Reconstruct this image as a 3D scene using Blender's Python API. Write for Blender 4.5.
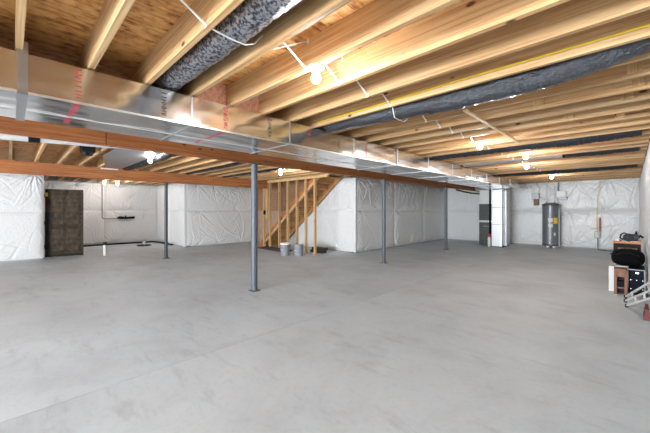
import bpy, math, random
import numpy as np
random.seed(7); rng = np.random.default_rng(11)
for o in list(bpy.data.objects): bpy.data.objects.remove(o)
S = bpy.context.scene; COL = S.collection

# ------------------------------------------------------------------ camera
F, HY, H = 310.2, 210.4, 1.42                     # focal length and horizon in pixels of 650x433, eye height
YAW = math.atan((631.3-325)/F)                    # the duct direction (+Y) is this far right of the view axis
cam = bpy.data.objects.new('camera', bpy.data.cameras.new('camera')); COL.objects.link(cam)
cam.location = (0, 0, H); cam.rotation_euler = (math.pi/2, 0, YAW)
cam.data.sensor_width = 36; cam.data.lens = F/650*36; cam.data.shift_y = -(216.5-HY)/650
cam.data.clip_start = 0.02; S.camera = cam
# ------------------------------------------------------------------ world, added fill light, exposure
W = bpy.data.worlds.new('world'); S.world = W; W.use_nodes = True
W.node_tree.nodes['Background'].inputs[0].default_value = (.75, .85, 1, 1)
W.node_tree.nodes['Background'].inputs[1].default_value = 1.0
def area(name, loc, rot, sx, sy, power, col):
    l = bpy.data.lights.new(name, 'AREA'); l.shape = 'RECTANGLE'; l.size = sx; l.size_y = sy
    l.energy = power; l.color = col
    o = bpy.data.objects.new(name, l); COL.objects.link(o); o.location = loc; o.rotation_euler = rot
    return o
YB = -8.0                                         # back wall, behind the camera
area('back_fill_light', (-3.4, YB+.02, 1.45), (math.pi/2, 0, 0), 6.4, 1.75, 1950, (.88, .945, 1))  # added fill lamp behind the camera, in the assumed window opening
BULB_W = 27.0
S.view_settings.view_transform = 'Standard'; S.view_settings.look = 'None'
S.view_settings.gamma = 1; S.view_settings.use_curve_mapping = False
S.view_settings.exposure = 0.12

# ------------------------------------------------------------------ helpers
class MB:
    def __init__(s): s.v = []; s.f = []; s.m = []
    def add(s, v, f):
        n = len(s.v); s.v += [tuple(map(float, p)) for p in v]; s.f += [tuple(i+n for i in q) for q in f]; return s
    def box(s, x0, x1, y0, y1, z0, z1):
        v = [(x, y, z) for z in (z0, z1) for y in (y0, y1) for x in (x0, x1)]
        return s.add(v, [(0,2,3,1),(4,5,7,6),(0,1,5,4),(2,6,7,3),(0,4,6,2),(1,3,7,5)])
    def bar(s, a, b, w, h, up=(0,0,1)):
        a = np.array(a, float); b = np.array(b, float); t = b-a; t /= np.linalg.norm(t)
        u = np.cross(t, up)
        if np.linalg.norm(u) < 1e-4: u = np.cross(t, (1,0,0))
        u /= np.linalg.norm(u); n = np.cross(u, t)
        v = [p+u*i*w/2+n*j*h/2 for p in (a, b) for j in (-1, 1) for i in (-1, 1)]
        return s.add(v, [(0,1,3,2),(4,6,7,5),(0,4,5,1),(2,3,7,6),(0,2,6,4),(1,5,7,3)])
    def tube(s, pts, r, n=8, cap=True):
        P = [np.array(p, float) for p in pts]; k = len(P)
        rr = r if hasattr(r, '__len__') else [r]*k
        t = [P[min(i+1, k-1)]-P[max(i-1, 0)] for i in range(k)]; t = [q/np.linalg.norm(q) for q in t]
        u = np.cross(t[0], (0,0,1))
        if np.linalg.norm(u) < 1e-3: u = np.cross(t[0], (1,0,0))
        V = []
        for i in range(k):
            u = u-t[i]*np.dot(u, t[i]); u /= np.linalg.norm(u); w = np.cross(t[i], u)
            V += [P[i]+rr[i]*(u*math.cos(2*math.pi*j/n)+w*math.sin(2*math.pi*j/n)) for j in range(n)]
        Fc = [(i*n+j, i*n+(j+1)%n, (i+1)*n+(j+1)%n, (i+1)*n+j) for i in range(k-1) for j in range(n)]
        if cap: Fc += [tuple(reversed(range(n))), tuple(range((k-1)*n, k*n))]
        return s.add(V, Fc)
    def lathe(s, c, prof, n=20, axis='z'):
        V = []
        for r, h in prof:
            for j in range(n):
                a = 2*math.pi*j/n
                if axis == 'z': V.append((c[0]+r*math.cos(a), c[1]+r*math.sin(a), c[2]+h))
                elif axis == 'y': V.append((c[0]+r*math.cos(a), c[1]+h, c[2]+r*math.sin(a)))
                else: V.append((c[0]+h, c[1]+r*math.cos(a), c[2]+r*math.sin(a)))
        k = len(prof)
        Fc = [(i*n+j, i*n+(j+1)%n, (i+1)*n+(j+1)%n, (i+1)*n+j) for i in range(k-1) for j in range(n)]
        Fc += [tuple(reversed(range(n))), tuple(range((k-1)*n, k*n))]
        return s.add(V, Fc)
    def prism(s, poly, lo, hi, axis='y'):
        n = len(poly)
        mk = {'y': lambda p, q: (p[0], q, p[1]), 'x': lambda p, q: (q, p[0], p[1]), 'z': lambda p, q: (p[0], p[1], q)}[axis]
        V = [mk(p, lo) for p in poly]+[mk(p, hi) for p in poly]
        return s.add(V, [tuple(range(n)), tuple(range(2*n-1, n-1, -1))]+[(i, i+n, (i+1) % n+n, (i+1) % n) for i in range(n)])
    def mesh(s, name, mat, off=(0,0,0), smooth=False):
        me = bpy.data.meshes.new(name); o = np.array(off)
        me.from_pydata([tuple(np.array(p)-o) for p in s.v], [], s.f)
        import bmesh
        b = bmesh.new(); b.from_mesh(me); bmesh.ops.recalc_face_normals(b, faces=b.faces); b.to_mesh(me); b.free()
        me.materials.append(mat)
        if smooth:
            me.polygons.foreach_set('use_smooth', [True]*len(me.polygons))
            me.set_sharp_from_angle(angle=math.radians(40))
        return me

def wloc(o):
    p = np.zeros(3)
    while o: p += np.array(o.location); o = o.parent
    return p
def put(name, mb, mat, parent=None, origin=None, smooth=False, bevel=0):
    """link one mesh object; vertices are given in world coordinates"""
    base = wloc(parent) if parent else np.zeros(3)
    if origin is None:
        a = np.array(mb.v); origin = ((a.min(0)+a.max(0))/2); origin[2] = a[:, 2].min()
    origin = np.array(origin, float)
    o = bpy.data.objects.new(name, mb.mesh(name, mat, origin, smooth)); COL.objects.link(o)
    o.location = tuple(origin-base)
    if parent: o.parent = parent
    if bevel:
        m = o.modifiers.new('bevel', 'BEVEL'); m.width = bevel; m.segments = 2; m.limit_method = 'ANGLE'
    return o
def tag(o, label, cat, group=None):
    o['label'] = label; o['category'] = cat
    if group: o['group'] = group
    return o
def thing(name, loc, label, cat, group=None):
    o = bpy.data.objects.new(name, None); COL.objects.link(o); o.location = loc; o.empty_display_size = .1
    return tag(o, label, cat, group)
def struct(o): o['kind'] = 'structure'; return o
def box(*a): return MB().box(*a)

# ------------------------------------------------------------------ materials
def newmat(name):
    m = bpy.data.materials.new(name); m.use_nodes = True; nt = m.node_tree
    return m, nt, nt.nodes['Principled BSDF']
def N(nt, kind, **kw):
    n = nt.nodes.new(kind)
    for k, v in kw.items():
        if k in n.inputs: n.inputs[k].default_value = v
        else: setattr(n, k, v)
    return n
def ramp(nt, stops):
    r = nt.nodes.new('ShaderNodeValToRGB'); e = r.color_ramp.elements
    while len(e) < len(stops): e.new(.5)
    for q, (p, c) in zip(e, stops): q.position = p; q.color = (*c, 1)
    return r
def plain(name, col, rough=.5, metal=0, bump=0, bscale=40, var=0.0, coat=0, spec=.5):
    m, nt, b = newmat(name)
    b.inputs['Base Color'].default_value = (*col, 1); b.inputs['Roughness'].default_value = rough
    b.inputs['Metallic'].default_value = metal
    b.inputs['Specular IOR Level'].default_value = spec
    if coat: b.inputs['Coat Weight'].default_value = coat
    tc = N(nt, 'ShaderNodeTexCoord')
    nz = N(nt, 'ShaderNodeTexNoise', Scale=bscale, Detail=4.0); nt.links.new(tc.outputs['Object'], nz.inputs['Vector'])
    if var:
        lo = tuple(max(0, c*(1-var)) for c in col); hi = tuple(min(1, c*(1+var)) for c in col)
        r = ramp(nt, [(.3, lo), (.7, hi)]); nt.links.new(nz.outputs['Fac'], r.inputs[0]); nt.links.new(r.outputs[0], b.inputs['Base Color'])
    if bump:
        bp = N(nt, 'ShaderNodeBump', Strength=bump, Distance=.01); nt.links.new(nz.outputs['Fac'], bp.inputs['Height']); nt.links.new(bp.outputs[0], b.inputs['Normal'])
    return m
def wood(name, axis, c0, c1, c2, knots=True, rough=.6, sc=1.0):
    """long-grain lumber; the grain follows the given axis"""
    m, nt, b = newmat(name); L = nt.links.new
    b.inputs['Roughness'].default_value = rough
    tc = N(nt, 'ShaderNodeTexCoord'); oi = N(nt, 'ShaderNodeObjectInfo')
    mul = N(nt, 'ShaderNodeMath', operation='MULTIPLY'); mul.inputs[1].default_value = 37.0; L(oi.outputs['Random'], mul.inputs[0])
    ad = N(nt, 'ShaderNodeVectorMath', operation='ADD'); L(tc.outputs['Object'], ad.inputs[0]); L(mul.outputs[0], ad.inputs[1])
    def mapped(s_long, s_cross):
        mp = N(nt, 'ShaderNodeMapping'); s = [s_cross]*3; s['xyz'.index(axis)] = s_long
        mp.inputs['Scale'].default_value = s; L(ad.outputs[0], mp.inputs['Vector']); return mp
    m1 = mapped(.9*sc, 42*sc); n1 = N(nt, 'ShaderNodeTexNoise', Scale=1.0, Detail=6.0, Roughness=.7, Distortion=.9); L(m1.outputs[0], n1.inputs['Vector'])
    r1 = ramp(nt, [(.33, c0), (.50, c1), (.66, c2)]); L(n1.outputs['Fac'], r1.inputs[0])
    col = r1.outputs[0]
    m3 = mapped(.5, 1.2); n3 = N(nt, 'ShaderNodeTexNoise', Scale=1.0, Detail=2.0); L(m3.outputs[0], n3.inputs['Vector'])
    hs = N(nt, 'ShaderNodeHueSaturation'); 
    mr = N(nt, 'ShaderNodeMapRange'); mr.inputs['To Min'].default_value = .82; mr.inputs['To Max'].default_value = 1.15
    L(oi.outputs['Random'], mr.inputs['Value']); 
    mr2 = N(nt, 'ShaderNodeMapRange'); mr2.inputs['From Min'].default_value = .3; mr2.inputs['From Max'].default_value = .7
    mr2.inputs['To Min'].default_value = .85; mr2.inputs['To Max'].default_value = 1.1; L(n3.outputs['Fac'], mr2.inputs['Value'])
    mm = N(nt, 'ShaderNodeMath', operation='MULTIPLY'); L(mr.outputs[0], mm.inputs[0]); L(mr2.outputs[0], mm.inputs[1])
    L(mm.outputs[0], hs.inputs['Value']); L(col, hs.inputs['Color']); col = hs.outputs[0]
    if knots:
        m2 = mapped(4.2, 8.5); v = N(nt, 'ShaderNodeTexVoronoi', Scale=1.0); L(m2.outputs[0], v.inputs['Vector'])
        rr = ramp(nt, [(.0, (1,1,1)), (.09, (1,1,1)), (.16, (0,0,0))]); L(v.outputs['Distance'], rr.inputs[0])
        sep = N(nt, 'ShaderNodeSeparateColor'); L(v.outputs['Color'], sep.inputs[0])
        gt = N(nt, 'ShaderNodeMath', operation='GREATER_THAN'); gt.inputs[1].default_value = .74; L(sep.outputs[0], gt.inputs[0])
        kk = N(nt, 'ShaderNodeMath', operation='MULTIPLY'); L(rr.outputs[0], kk.inputs[0]); L(gt.outputs[0], kk.inputs[1])
        mx = N(nt, 'ShaderNodeMix', data_type='RGBA'); L(kk.outputs[0], mx.inputs[0]); L(col, mx.inputs[6]); mx.inputs[7].default_value = (.09, .03, .012, 1)
        col = mx.outputs[2]
    L(col, b.inputs['Base Color'])
    bp = N(nt, 'ShaderNodeBump', Strength=.12, Distance=.01); L(n1.outputs['Fac'], bp.inputs['Height']); L(bp.outputs[0], b.inputs['Normal'])
    return m
def osb(name, cols=((.18,.06,.013),(.56,.255,.07),(.76,.44,.165))):
    m, nt, b = newmat(name); L = nt.links.new; b.inputs['Roughness'].default_value = .65
    tc = N(nt, 'ShaderNodeTexCoord'); oi = N(nt, 'ShaderNodeObjectInfo')
    mul = N(nt, 'ShaderNodeMath', operation='MULTIPLY'); mul.inputs[1].default_value = 50.0; L(oi.outputs['Random'], mul.inputs[0])
    ad = N(nt, 'ShaderNodeVectorMath', operation='ADD'); L(tc.outputs['Object'], ad.inputs[0]); L(mul.outputs[0], ad.inputs[1])
    outs = []
    for sc, rz in (((34, 7, 20), .35), ((30, 6, 20), -.5)):
        mp = N(nt, 'ShaderNodeMapping'); mp.inputs['Scale'].default_value = sc; mp.inputs['Rotation'].default_value = (0, 0, rz); L(ad.outputs[0], mp.inputs['Vector'])
        v = N(nt, 'ShaderNodeTexVoronoi', Scale=1.0); L(mp.outputs[0], v.inputs['Vector'])
        sp = N(nt, 'ShaderNodeSeparateColor'); L(v.outputs['Color'], sp.inputs[0]); outs.append(sp.outputs[0])
    nz = N(nt, 'ShaderNodeTexNoise', Scale=14.0, Detail=6.0); L(ad.outputs[0], nz.inputs['Vector'])
    a1 = N(nt, 'ShaderNodeMath', operation='ADD'); L(outs[0], a1.inputs[0]); L(outs[1], a1.inputs[1])
    a2 = N(nt, 'ShaderNodeMath', operation='MULTIPLY_ADD'); L(a1.outputs[0], a2.inputs[0]); a2.inputs[1].default_value = .3; L(nz.outputs['Fac'], a2.inputs[2])
    r = ramp(nt, [(.42, cols[0]), (.68, cols[1]), (1.0, cols[2])]); L(a2.outputs[0], r.inputs[0]); L(r.outputs[0], b.inputs['Base Color'])
    bp = N(nt, 'ShaderNodeBump', Strength=.25, Distance=.01); L(a2.outputs[0], bp.inputs['Height']); L(bp.outputs[0], b.inputs['Normal'])
    return m
def foil(name, col=(.8,.8,.79), rough=.28, scale=5.0, bump=.25, dark=None, metal=1.0):
    m, nt, b = newmat(name); L = nt.links.new
    b.inputs['Metallic'].default_value = metal; b.inputs['Base Color'].default_value = (*col, 1)
    tc = N(nt, 'ShaderNodeTexCoord')
    n1 = N(nt, 'ShaderNodeTexNoise', Scale=scale, Detail=5.0, Roughness=.6); L(tc.outputs['Object'], n1.inputs['Vector'])
    n2 = N(nt, 'ShaderNodeTexNoise', Scale=scale*7, Detail=3.0); L(tc.outputs['Object'], n2.inputs['Vector'])
    mr = N(nt, 'ShaderNodeMapRange'); mr.inputs['To Min'].default_value = rough-.06; mr.inputs['To Max'].default_value = rough+.12; L(n1.outputs['Fac'], mr.inputs[0]); L(mr.outputs[0], b.inputs['Roughness'])
    b1 = N(nt, 'ShaderNodeBump', Strength=bump, Distance=.03); L(n1.outputs['Fac'], b1.inputs['Height'])
    b2 = N(nt, 'ShaderNodeBump', Strength=bump*.5, Distance=.006); L(n2.outputs['Fac'], b2.inputs['Height']); L(b1.outputs[0], b2.inputs['Normal']); L(b2.outputs[0], b.inputs['Normal'])
    if dark:
        v = N(nt, 'ShaderNodeTexNoise', Scale=48.0, Detail=3.0); L(tc.outputs['Object'], v.inputs['Vector'])
        r = ramp(nt, [(.42, dark), (.56, col)]); L(v.outputs['Fac'], r.inputs[0]); L(r.outputs[0], b.inputs['Base Color'])
    return m
def concrete():
    m, nt, b = newmat('concrete floor'); L = nt.links.new
    tc = N(nt, 'ShaderNodeTexCoord'); g = tc.outputs['Object']
    n1 = N(nt, 'ShaderNodeTexNoise', Scale=.9, Detail=6.0, Roughness=.65, Distortion=.4); L(g, n1.inputs['Vector'])
    mp = N(nt, 'ShaderNodeMapping'); mp.inputs['Scale'].default_value = (1.1, 4.5, 1); mp.inputs['Rotation'].default_value = (0, 0, .75); L(g, mp.inputs['Vector'])
    n2 = N(nt, 'ShaderNodeTexNoise', Scale=.9, Detail=7.0, Roughness=.7); L(mp.outputs[0], n2.inputs['Vector'])
    n3 = N(nt, 'ShaderNodeTexNoise', Scale=22.0, Detail=5.0, Roughness=.7); L(g, n3.inputs['Vector'])
    r1 = ramp(nt, [(.3, (.475,.52,.555)), (.5, (.565,.62,.66)), (.7, (.63,.69,.73))]); L(n1.outputs['Fac'], r1.inputs[0])
    r2 = ramp(nt, [(.25, (.62,.62,.62)), (.34, (.84,.84,.84)), (.46, (1,1,1))]); L(n2.outputs['Fac'], r2.inputs[0])
    r3 = ramp(nt, [(.25, (.9,.9,.9)), (.5, (1,1,1)), (.8, (1.0,1.0,1.0))]); L(n3.outputs['Fac'], r3.inputs[0])
    x1 = N(nt, 'ShaderNodeMix', data_type='RGBA', blend_type='MULTIPLY'); x1.inputs[0].default_value = 1; L(r1.outputs[0], x1.inputs[6]); L(r2.outputs[0], x1.inputs[7])
    x2 = N(nt, 'ShaderNodeMix', data_type='RGBA', blend_type='MULTIPLY'); x2.inputs[0].default_value = 1; L(x1.outputs[2], x2.inputs[6]); L(r3.outputs[0], x2.inputs[7])
    L(x2.outputs[2], b.inputs['Base Color'])
    mr = N(nt, 'ShaderNodeMapRange'); mr.inputs['To Min'].default_value = .42; mr.inputs['To Max'].default_value = .7; L(n1.outputs['Fac'], mr.inputs[0]); L(mr.outputs[0], b.inputs['Roughness'])
    bp = N(nt, 'ShaderNodeBump', Strength=.08, Distance=.01); L(n3.outputs['Fac'], bp.inputs['Height']); L(bp.outputs[0], b.inputs['Normal'])
    return m
def plastic_sheet():
    m, nt, b = newmat('white poly sheet'); L = nt.links.new
    b.inputs['Base Color'].default_value = (.74, .745, .745, 1); b.inputs['Roughness'].default_value = .3
    tc = N(nt, 'ShaderNodeTexCoord')
    n = N(nt, 'ShaderNodeTexNoise', Scale=4.5, Detail=4.0, Roughness=.5, Distortion=1.6); L(tc.outputs['Object'], n.inputs['Vector'])
    sb = N(nt, 'ShaderNodeMath', operation='SUBTRACT'); sb.inputs[1].default_value = .5; L(n.outputs['Fac'], sb.inputs[0])
    ab = N(nt, 'ShaderNodeMath', operation='ABSOLUTE'); L(sb.outputs[0], ab.inputs[0])
    sq = N(nt, 'ShaderNodeMath', operation='POWER'); sq.inputs[1].default_value = .6; L(ab.outputs[0], sq.inputs[0])
    bp = N(nt, 'ShaderNodeBump', Strength=.5, Distance=.025); L(sq.outputs[0], bp.inputs['Height']); L(bp.outputs[0], b.inputs['Normal'])
    return m
M_JOIST = wood('spruce joist', 'x', (.37,.175,.065), (.57,.35,.16), (.68,.48,.27))
M_STUD = wood('spruce stud', 'z', (.42,.24,.09), (.60,.38,.17), (.68,.47,.25))
M_FUR = wood('furring strip', 'y', (.6,.42,.22), (.74,.55,.33), (.8,.64,.42), knots=False)
M_BEAM = wood('fir beam', 'y', (.17,.045,.012), (.40,.135,.038), (.54,.22,.07))
M_STAIR = wood('stair lumber', 'y', (.26,.11,.035), (.5,.25,.09), (.62,.36,.15), knots=False)
M_STRING = wood('stringer lumber', 'x', (.26,.06,.02), (.42,.13,.045), (.5,.2,.08), knots=False)
M_PINK = plain('pinkish blocking', (.46,.22,.14), .7, var=.35, bscale=30)
M_OSB = osb('osb deck')
M_PLY = osb('brown panel', ((.2,.09,.04),(.3,.15,.075),(.36,.2,.11)))
M_FOIL = foil('foil duct wrap', (.70,.705,.71), rough=.14, scale=2.2, bump=.12)
M_DROP = foil('foil drop wrap', (.5,.505,.51), rough=.36, scale=3.0, bump=.12)
M_SEAM = foil('bright seam', (.92,.92,.92), rough=.3, scale=12, bump=.1)
M_GALV = foil('galvanised steel', (.45,.465,.48), rough=.35, scale=14, bump=.08)
M_FLEX = foil('printed flex duct', (.40,.41,.44), rough=.3, scale=26, bump=.5, dark=(.07,.07,.09), metal=.75)
M_FLEXD = foil('dark flex duct', (.11,.117,.13), rough=.14, scale=34, bump=1.0, metal=1.0)
M_FLEXB = foil('black flex duct', (.03,.033,.038), rough=.4, scale=24, bump=.5, metal=.4)
M_CONC = concrete(); M_JOINT = plain('sawcut dark', (.13,.13,.125), .9)
M_SHEET = plastic_sheet()
M_FDN = plain('foundation concrete', (.42,.41,.4), .85, bump=.2, bscale=20, var=.15)
M_COL = plain('painted steel column', (.10,.113,.13), .5, metal=.15, bump=.05, bscale=60, var=.12)
M_COLD = plain('dark steel column', (.05,.053,.057), .5, metal=.2, var=.15)
M_WHITE = plain('white plastic', (.78,.78,.77), .4, var=.03)
M_PVC = plain('pvc pipe', (.66,.66,.65), .3, var=.03)
M_PAPER = plain('white label', (.68,.68,.66), .6)
M_BLACK = plain('black plastic', (.008,.008,.009), .5, bump=.05, spec=.2)
M_RUB = plain('black fabric', (.004,.004,.0045), .9, bump=.3, bscale=90, spec=.08)
M_DGREY = plain('charcoal cabinet', (.055,.058,.055), .45, var=.15, bscale=10)
M_TANK = plain('grey tank enamel', (.17,.18,.195), .33, metal=.2, var=.06, bscale=6)
M_YEL = plain('yellow label', (.85,.6,.02), .5)
M_YCAB = plain('yellow cable', (.85,.62,.03), .45)
M_WCAB = plain('white cable', (.72,.71,.68), .45)
M_RED = plain('red print', (.62,.05,.09), .5)
M_REDP = plain('red plastic', (.5,.02,.02), .4)
M_INK = plain('black print', (.05,.05,.05), .6)
M_DOOR = plain('dirty brown door', (.05,.037,.026), .8, bump=.15, bscale=8, var=.5, spec=.15)
M_DOORP = plain('dirty brown door panel', (.066,.05,.036), .8, bump=.15, bscale=8, var=.45, spec=.15)
M_BUCKET = plain('grey bucket plastic', (.27,.29,.31), .45, var=.12, bscale=12)
M_BLUE = plain('navy plastic', (.004,.006,.014), .6, spec=.12)
M_BWOOD = wood('brown crate wood', 'z', (.12,.045,.02), (.22,.09,.045), (.28,.13,.07), knots=False)
M_TOPW = wood('orange bench top', 'x', (.3,.1,.03), (.48,.18,.06), (.58,.26,.1), knots=False)
M_DKWOOD = wood('dark bench wood', 'z', (.008,.006,.005), (.014,.010,.008), (.022,.016,.012), knots=False, rough=.85)
M_DKBRD = wood('dark board', 'x', (.015,.012,.01), (.04,.03,.024), (.07,.05,.04), knots=False)
M_TOOL = plain('blue grey tool', (.05,.062,.075), .5, var=.3, bscale=14)
M_GREEN = plain('pale green outlet', (.6,.68,.56), .5)
M_BOXB = plain('brown carton', (.25,.15,.09), .8)
M_GREYBOX = plain('grey steel box', (.2,.205,.21), .4, metal=.4)
def emit(name, col, s):
    m, nt, b = newmat(name); b.inputs['Base Color'].default_value = (*col, 1)
    b.inputs['Emission Color'].default_value = (*col, 1); b.inputs['Emission Strength'].default_value = s; return m
BR = .036
M_BULB = emit('lit bulb', (1, .985, .97), BULB_W/(math.pi*4*math.pi*BR*BR))
def glassy():
    m, nt, b = newmat('window glass'); b.inputs['Transmission Weight'].default_value = 1; b.inputs['Roughness'].default_value = 0; b.inputs['IOR'].default_value = 1.05; return m
M_GLASS = glassy()

# ------------------------------------------------------------------ the shell
XR, XW, XB, XL = .235, -12.25, -15.4, -6.55        # right wall, left wall, recess wall, long inner wall
YF, YN, YJ, YS = 15.1, .66, 4.72, 8.06            # far wall, recess start, recess end, wall behind the stair
ZJ, ZD = 2.53, 2.765                              # joist underside, deck underside
XC1, XC2 = -4.75, -9.83                           # the two beam lines
# floor: base with slabs parted by the saw cuts
fl = struct(put('floor', box(XB-.3, XR+.3, YB-.3, YF+.3, -.15, -.012), M_JOINT))
xs = [XB-.3, -9.0, -3.0, XR+.3]; ys = [YB-.3, 9.2, YF+.3]
for i in range(3):
    for j in range(2):
        put('concrete_slab', box(xs[i]+.003*(i > 0), xs[i+1]-.003*(i < 2), ys[j]+.002*(j > 0), ys[j+1]-.002*(j < 1), -.012, 0), M_CONC, fl)

def pin_field(L, Z, seed, upper):
    """pins along the hung edge; each with the spread of its folds"""
    r = np.random.default_rng(seed); pins = []
    x = r.uniform(.1, .5)
    while x < L:
        if upper:
            pins.append((x, Z-.02+r.uniform(-.05, .0), r.uniform(.8, 1.4), 13, -math.pi/2, 1.35))
            if r.random() < .35: pins.append((x+r.uniform(-.2, .2), .05, r.uniform(.5, .9), 9, math.pi/2, 1.4))
        else:
            pins.append((x, .03, r.uniform(.6, 1.1), 10, math.pi/2, 1.4))
            if r.random() < .4: pins.append((x+r.uniform(-.2, .2), Z-.05, r.uniform(.6, 1.0), 9, -math.pi/2, 1.3))
        x += r.uniform(.5, .95) if upper else r.uniform(.7, 1.3)
    return pins
def sheet(name, parent, p0, p1, z0, z1, nrm, seed, amp=1.0, res=.016):
    """a wrinkled plastic sheet hung from p0 to p1, bulging along nrm"""
    p0 = np.array(p0, float); p1 = np.array(p1, float); Ln = np.linalg.norm(p1-p0); Z = z1-z0
    nx = max(4, int(Ln/res)); nz = max(4, int(Z/res))
    u = np.linspace(0, Ln, nx+1)[None, :].repeat(nz+1, 0); w = np.linspace(0, Z, nz+1)[:, None].repeat(nx+1, 1)
    d = np.zeros_like(u); r = np.random.default_rng(seed)
    e = np.minimum(np.minimum(u, Ln-u), np.minimum(w, Z-w))
    d += .05*(1-np.exp(-e/.08))                              # pillow between the taped edges
    for (a, b, sc, n, mid, spread) in pin_field(Ln, Z, seed, z0 > .5):    # folds fanning out from each pin
        dx = u-a; dz = w-b; rr = np.sqrt(dx*dx+dz*dz)+1e-4
        d -= .035*np.exp(-(rr/.09)**2)
        for q in range(n):
            th = mid+spread*((q+r.uniform(-.35, .35))/(n-1)*2-1); ln = r.uniform(.2, .8)*sc; bend = r.uniform(-.35, .35)
            tt = dx*math.cos(th)+dz*math.sin(th); cc = -dx*math.sin(th)+dz*math.cos(th)-bend*tt*tt
            wd = .009+.017*np.clip(tt, 0, 1.2)
            d += r.choice((-1, 1, 1))*r.uniform(.012, .028)*np.exp(-(cc/wd)**2)*np.clip(tt/.06, 0, 1)*np.exp(-np.clip(tt/ln, 0, 9)**2)
    for k in range(int(5+Ln*3)):                             # slack creases
        th = r.choice((r.normal(1.57, .35), r.normal(.8, .3), r.normal(2.3, .3))); ln = r.uniform(.15, .5); cx = r.uniform(0, Ln); cz = r.uniform(0, Z)
        tt = (u-cx)*math.cos(th)+(w-cz)*math.sin(th); cc = -(u-cx)*math.sin(th)+(w-cz)*math.cos(th)-r.uniform(-.4, .4)*tt*tt
        d += r.choice((-1, 1))*r.uniform(.007, .017)*np.exp(-(cc/r.uniform(.012, .03))**2-(tt/ln)**2)
    d = d*amp+.02+.005*np.sin(u*5.1+seed)*np.exp(-w/.1)
    d = np.maximum(d, .006)
    t = (p1-p0)/Ln
    P = p0[None, None, :2]+u[..., None]*t[:2]+d[..., None]*np.array(nrm)[None, None, :2]
    V = np.concatenate([P, (w+z0)[..., None]], -1).reshape(-1, 3)
    idx = np.arange((nz+1)*(nx+1)).reshape(nz+1, nx+1)
    Fq = np.stack([idx[:-1, :-1], idx[:-1, 1:], idx[1:, 1:], idx[1:, :-1]], -1).reshape(-1, 4)
    tt = np.array([t[0], t[1], 0]); nn = np.cross(tt, (0, 0, 1))
    if nn[:2]@np.array(nrm[:2]) < 0: Fq = Fq[:, ::-1]
    org = np.array([(p0[0]+p1[0])/2, (p0[1]+p1[1])/2, z0])
    me = bpy.data.meshes.new(name); me.from_pydata((V-org).tolist(), [], Fq.tolist()); me.materials.append(M_SHEET)
    me.polygons.foreach_set('use_smooth', [True]*len(me.polygons))
    o = bpy.data.objects.new(name, me); COL.objects.link(o); o.location = tuple(org-wloc(parent)); o.parent = parent
    return o
SEED = [100]
def hang(parent, p0, p1, nrm, zt=2.50, zm=1.40, step=2.44, z0=.03, amp=1.0, res=.016):
    p0 = np.array(p0, float); p1 = np.array(p1, float); Ln = np.linalg.norm(p1-p0); k = max(1, round(Ln/step))
    for i in range(k):
        a = p0+(p1-p0)*i/k; b = p0+(p1-p0)*(i+1)/k
        for (q0, q1) in ((z0, zm+.01), (zm-.01, zt)):
            SEED[0] += 1; sheet('insulation_sheet', parent, a, b, q0, q1, nrm, SEED[0], amp, res)
def wall(name, *b): return struct(put(name, box(*b), M_FDN))
T = .2
w = wall('wall_far', XL-T, XR+T, YF, YF+T, 0, ZD); hang(w, (XL, YF), (XR, YF), (0, -1), zt=2.66, zm=1.40)
w = wall('wall_right', XR, XR+T, YB, YF, 0, ZD); hang(w, (XR, YB), (XR, 5.0), (-1, 0), zt=2.51, zm=1.40, amp=.45, res=.06); hang(w, (XR, 5.0), (XR, YF), (-1, 0), zt=2.51, zm=1.40, amp=.45)
w = wall('wall_inner', XL-T, XL, YS, YF, 0, ZD); hang(w, (XL, YS), (XL, YF), (1, 0), zt=2.51, zm=1.42)
w = wall('wall_stair', XW, XL, YS, YS+T, 0, ZD)
hang(w, (-9.6, YS), (XL, YS), (0, -1), zt=2.51, zm=1.42, amp=.7)
M_TAN = plain('tan panel', (.42,.29,.2), .7, var=.12, bscale=5)  # even tan colour for the lower panel behind the studs
put('wall_panel', MB().prism([(XW, .03), (-10.4, .03), (-8.72, 1.395), (XW, 1.395)], YS-.06, YS-.001, 'y'), M_TAN, w)
put('wall_panel', MB().prism([(XW, 1.40), (-8.72, 1.40), (-7.0, 2.70), (-6.9, ZD), (XW, ZD)], YS-.09, YS-.001, 'y'), M_PLY, w)
w = wall('wall_left', XW-T, XW, YJ+.001, YS+T, 0, ZD); hang(w, (XW, YJ), (XW, YS-.1), (1, 0), zt=2.51, zm=1.42)
w = wall('wall_recess_side', XB, XW, YJ, YJ+T, 0, ZD); hang(w, (XB, YJ), (XW+.02, YJ), (0, -1), zt=2.51, zm=1.42, step=1.7)
w = wall('wall_recess', XB-T, XB, YN-T, YJ+T, 0, ZD); hang(w, (XB, YN), (XB, YJ), (1, 0), zt=2.51, zm=1.42)
w = wall('wall_near_left', XB, XW, YB-T, YN, 0, ZD); hang(w, (XW, YB), (XW, -1.4), (1, 0), zt=2.51, zm=1.38, res=.06); hang(w, (XW, -1.4), (XW, YN), (1, 0), zt=2.51, zm=1.38)
# folded plastic closing the outer corners
for nm, (x, y, sx, sy) in (('wall_inner', (XL, YS, 1, -1)), ('wall_left', (XW, YJ, 1, -1)), ('wall_near_left', (XW, YN, 1, 1))):
    k = .062 if sy < 0 else .02; pw = bpy.data.objects[nm]
    put('corner_fold', MB().box(min(x-.03, x+sx*k), max(x-.03, x+sx*k), min(y+sy*k, y-sy*.03), max(y+sy*k, y-sy*.03), .02, 2.51), M_SHEET, pw, bevel=.02)
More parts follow.
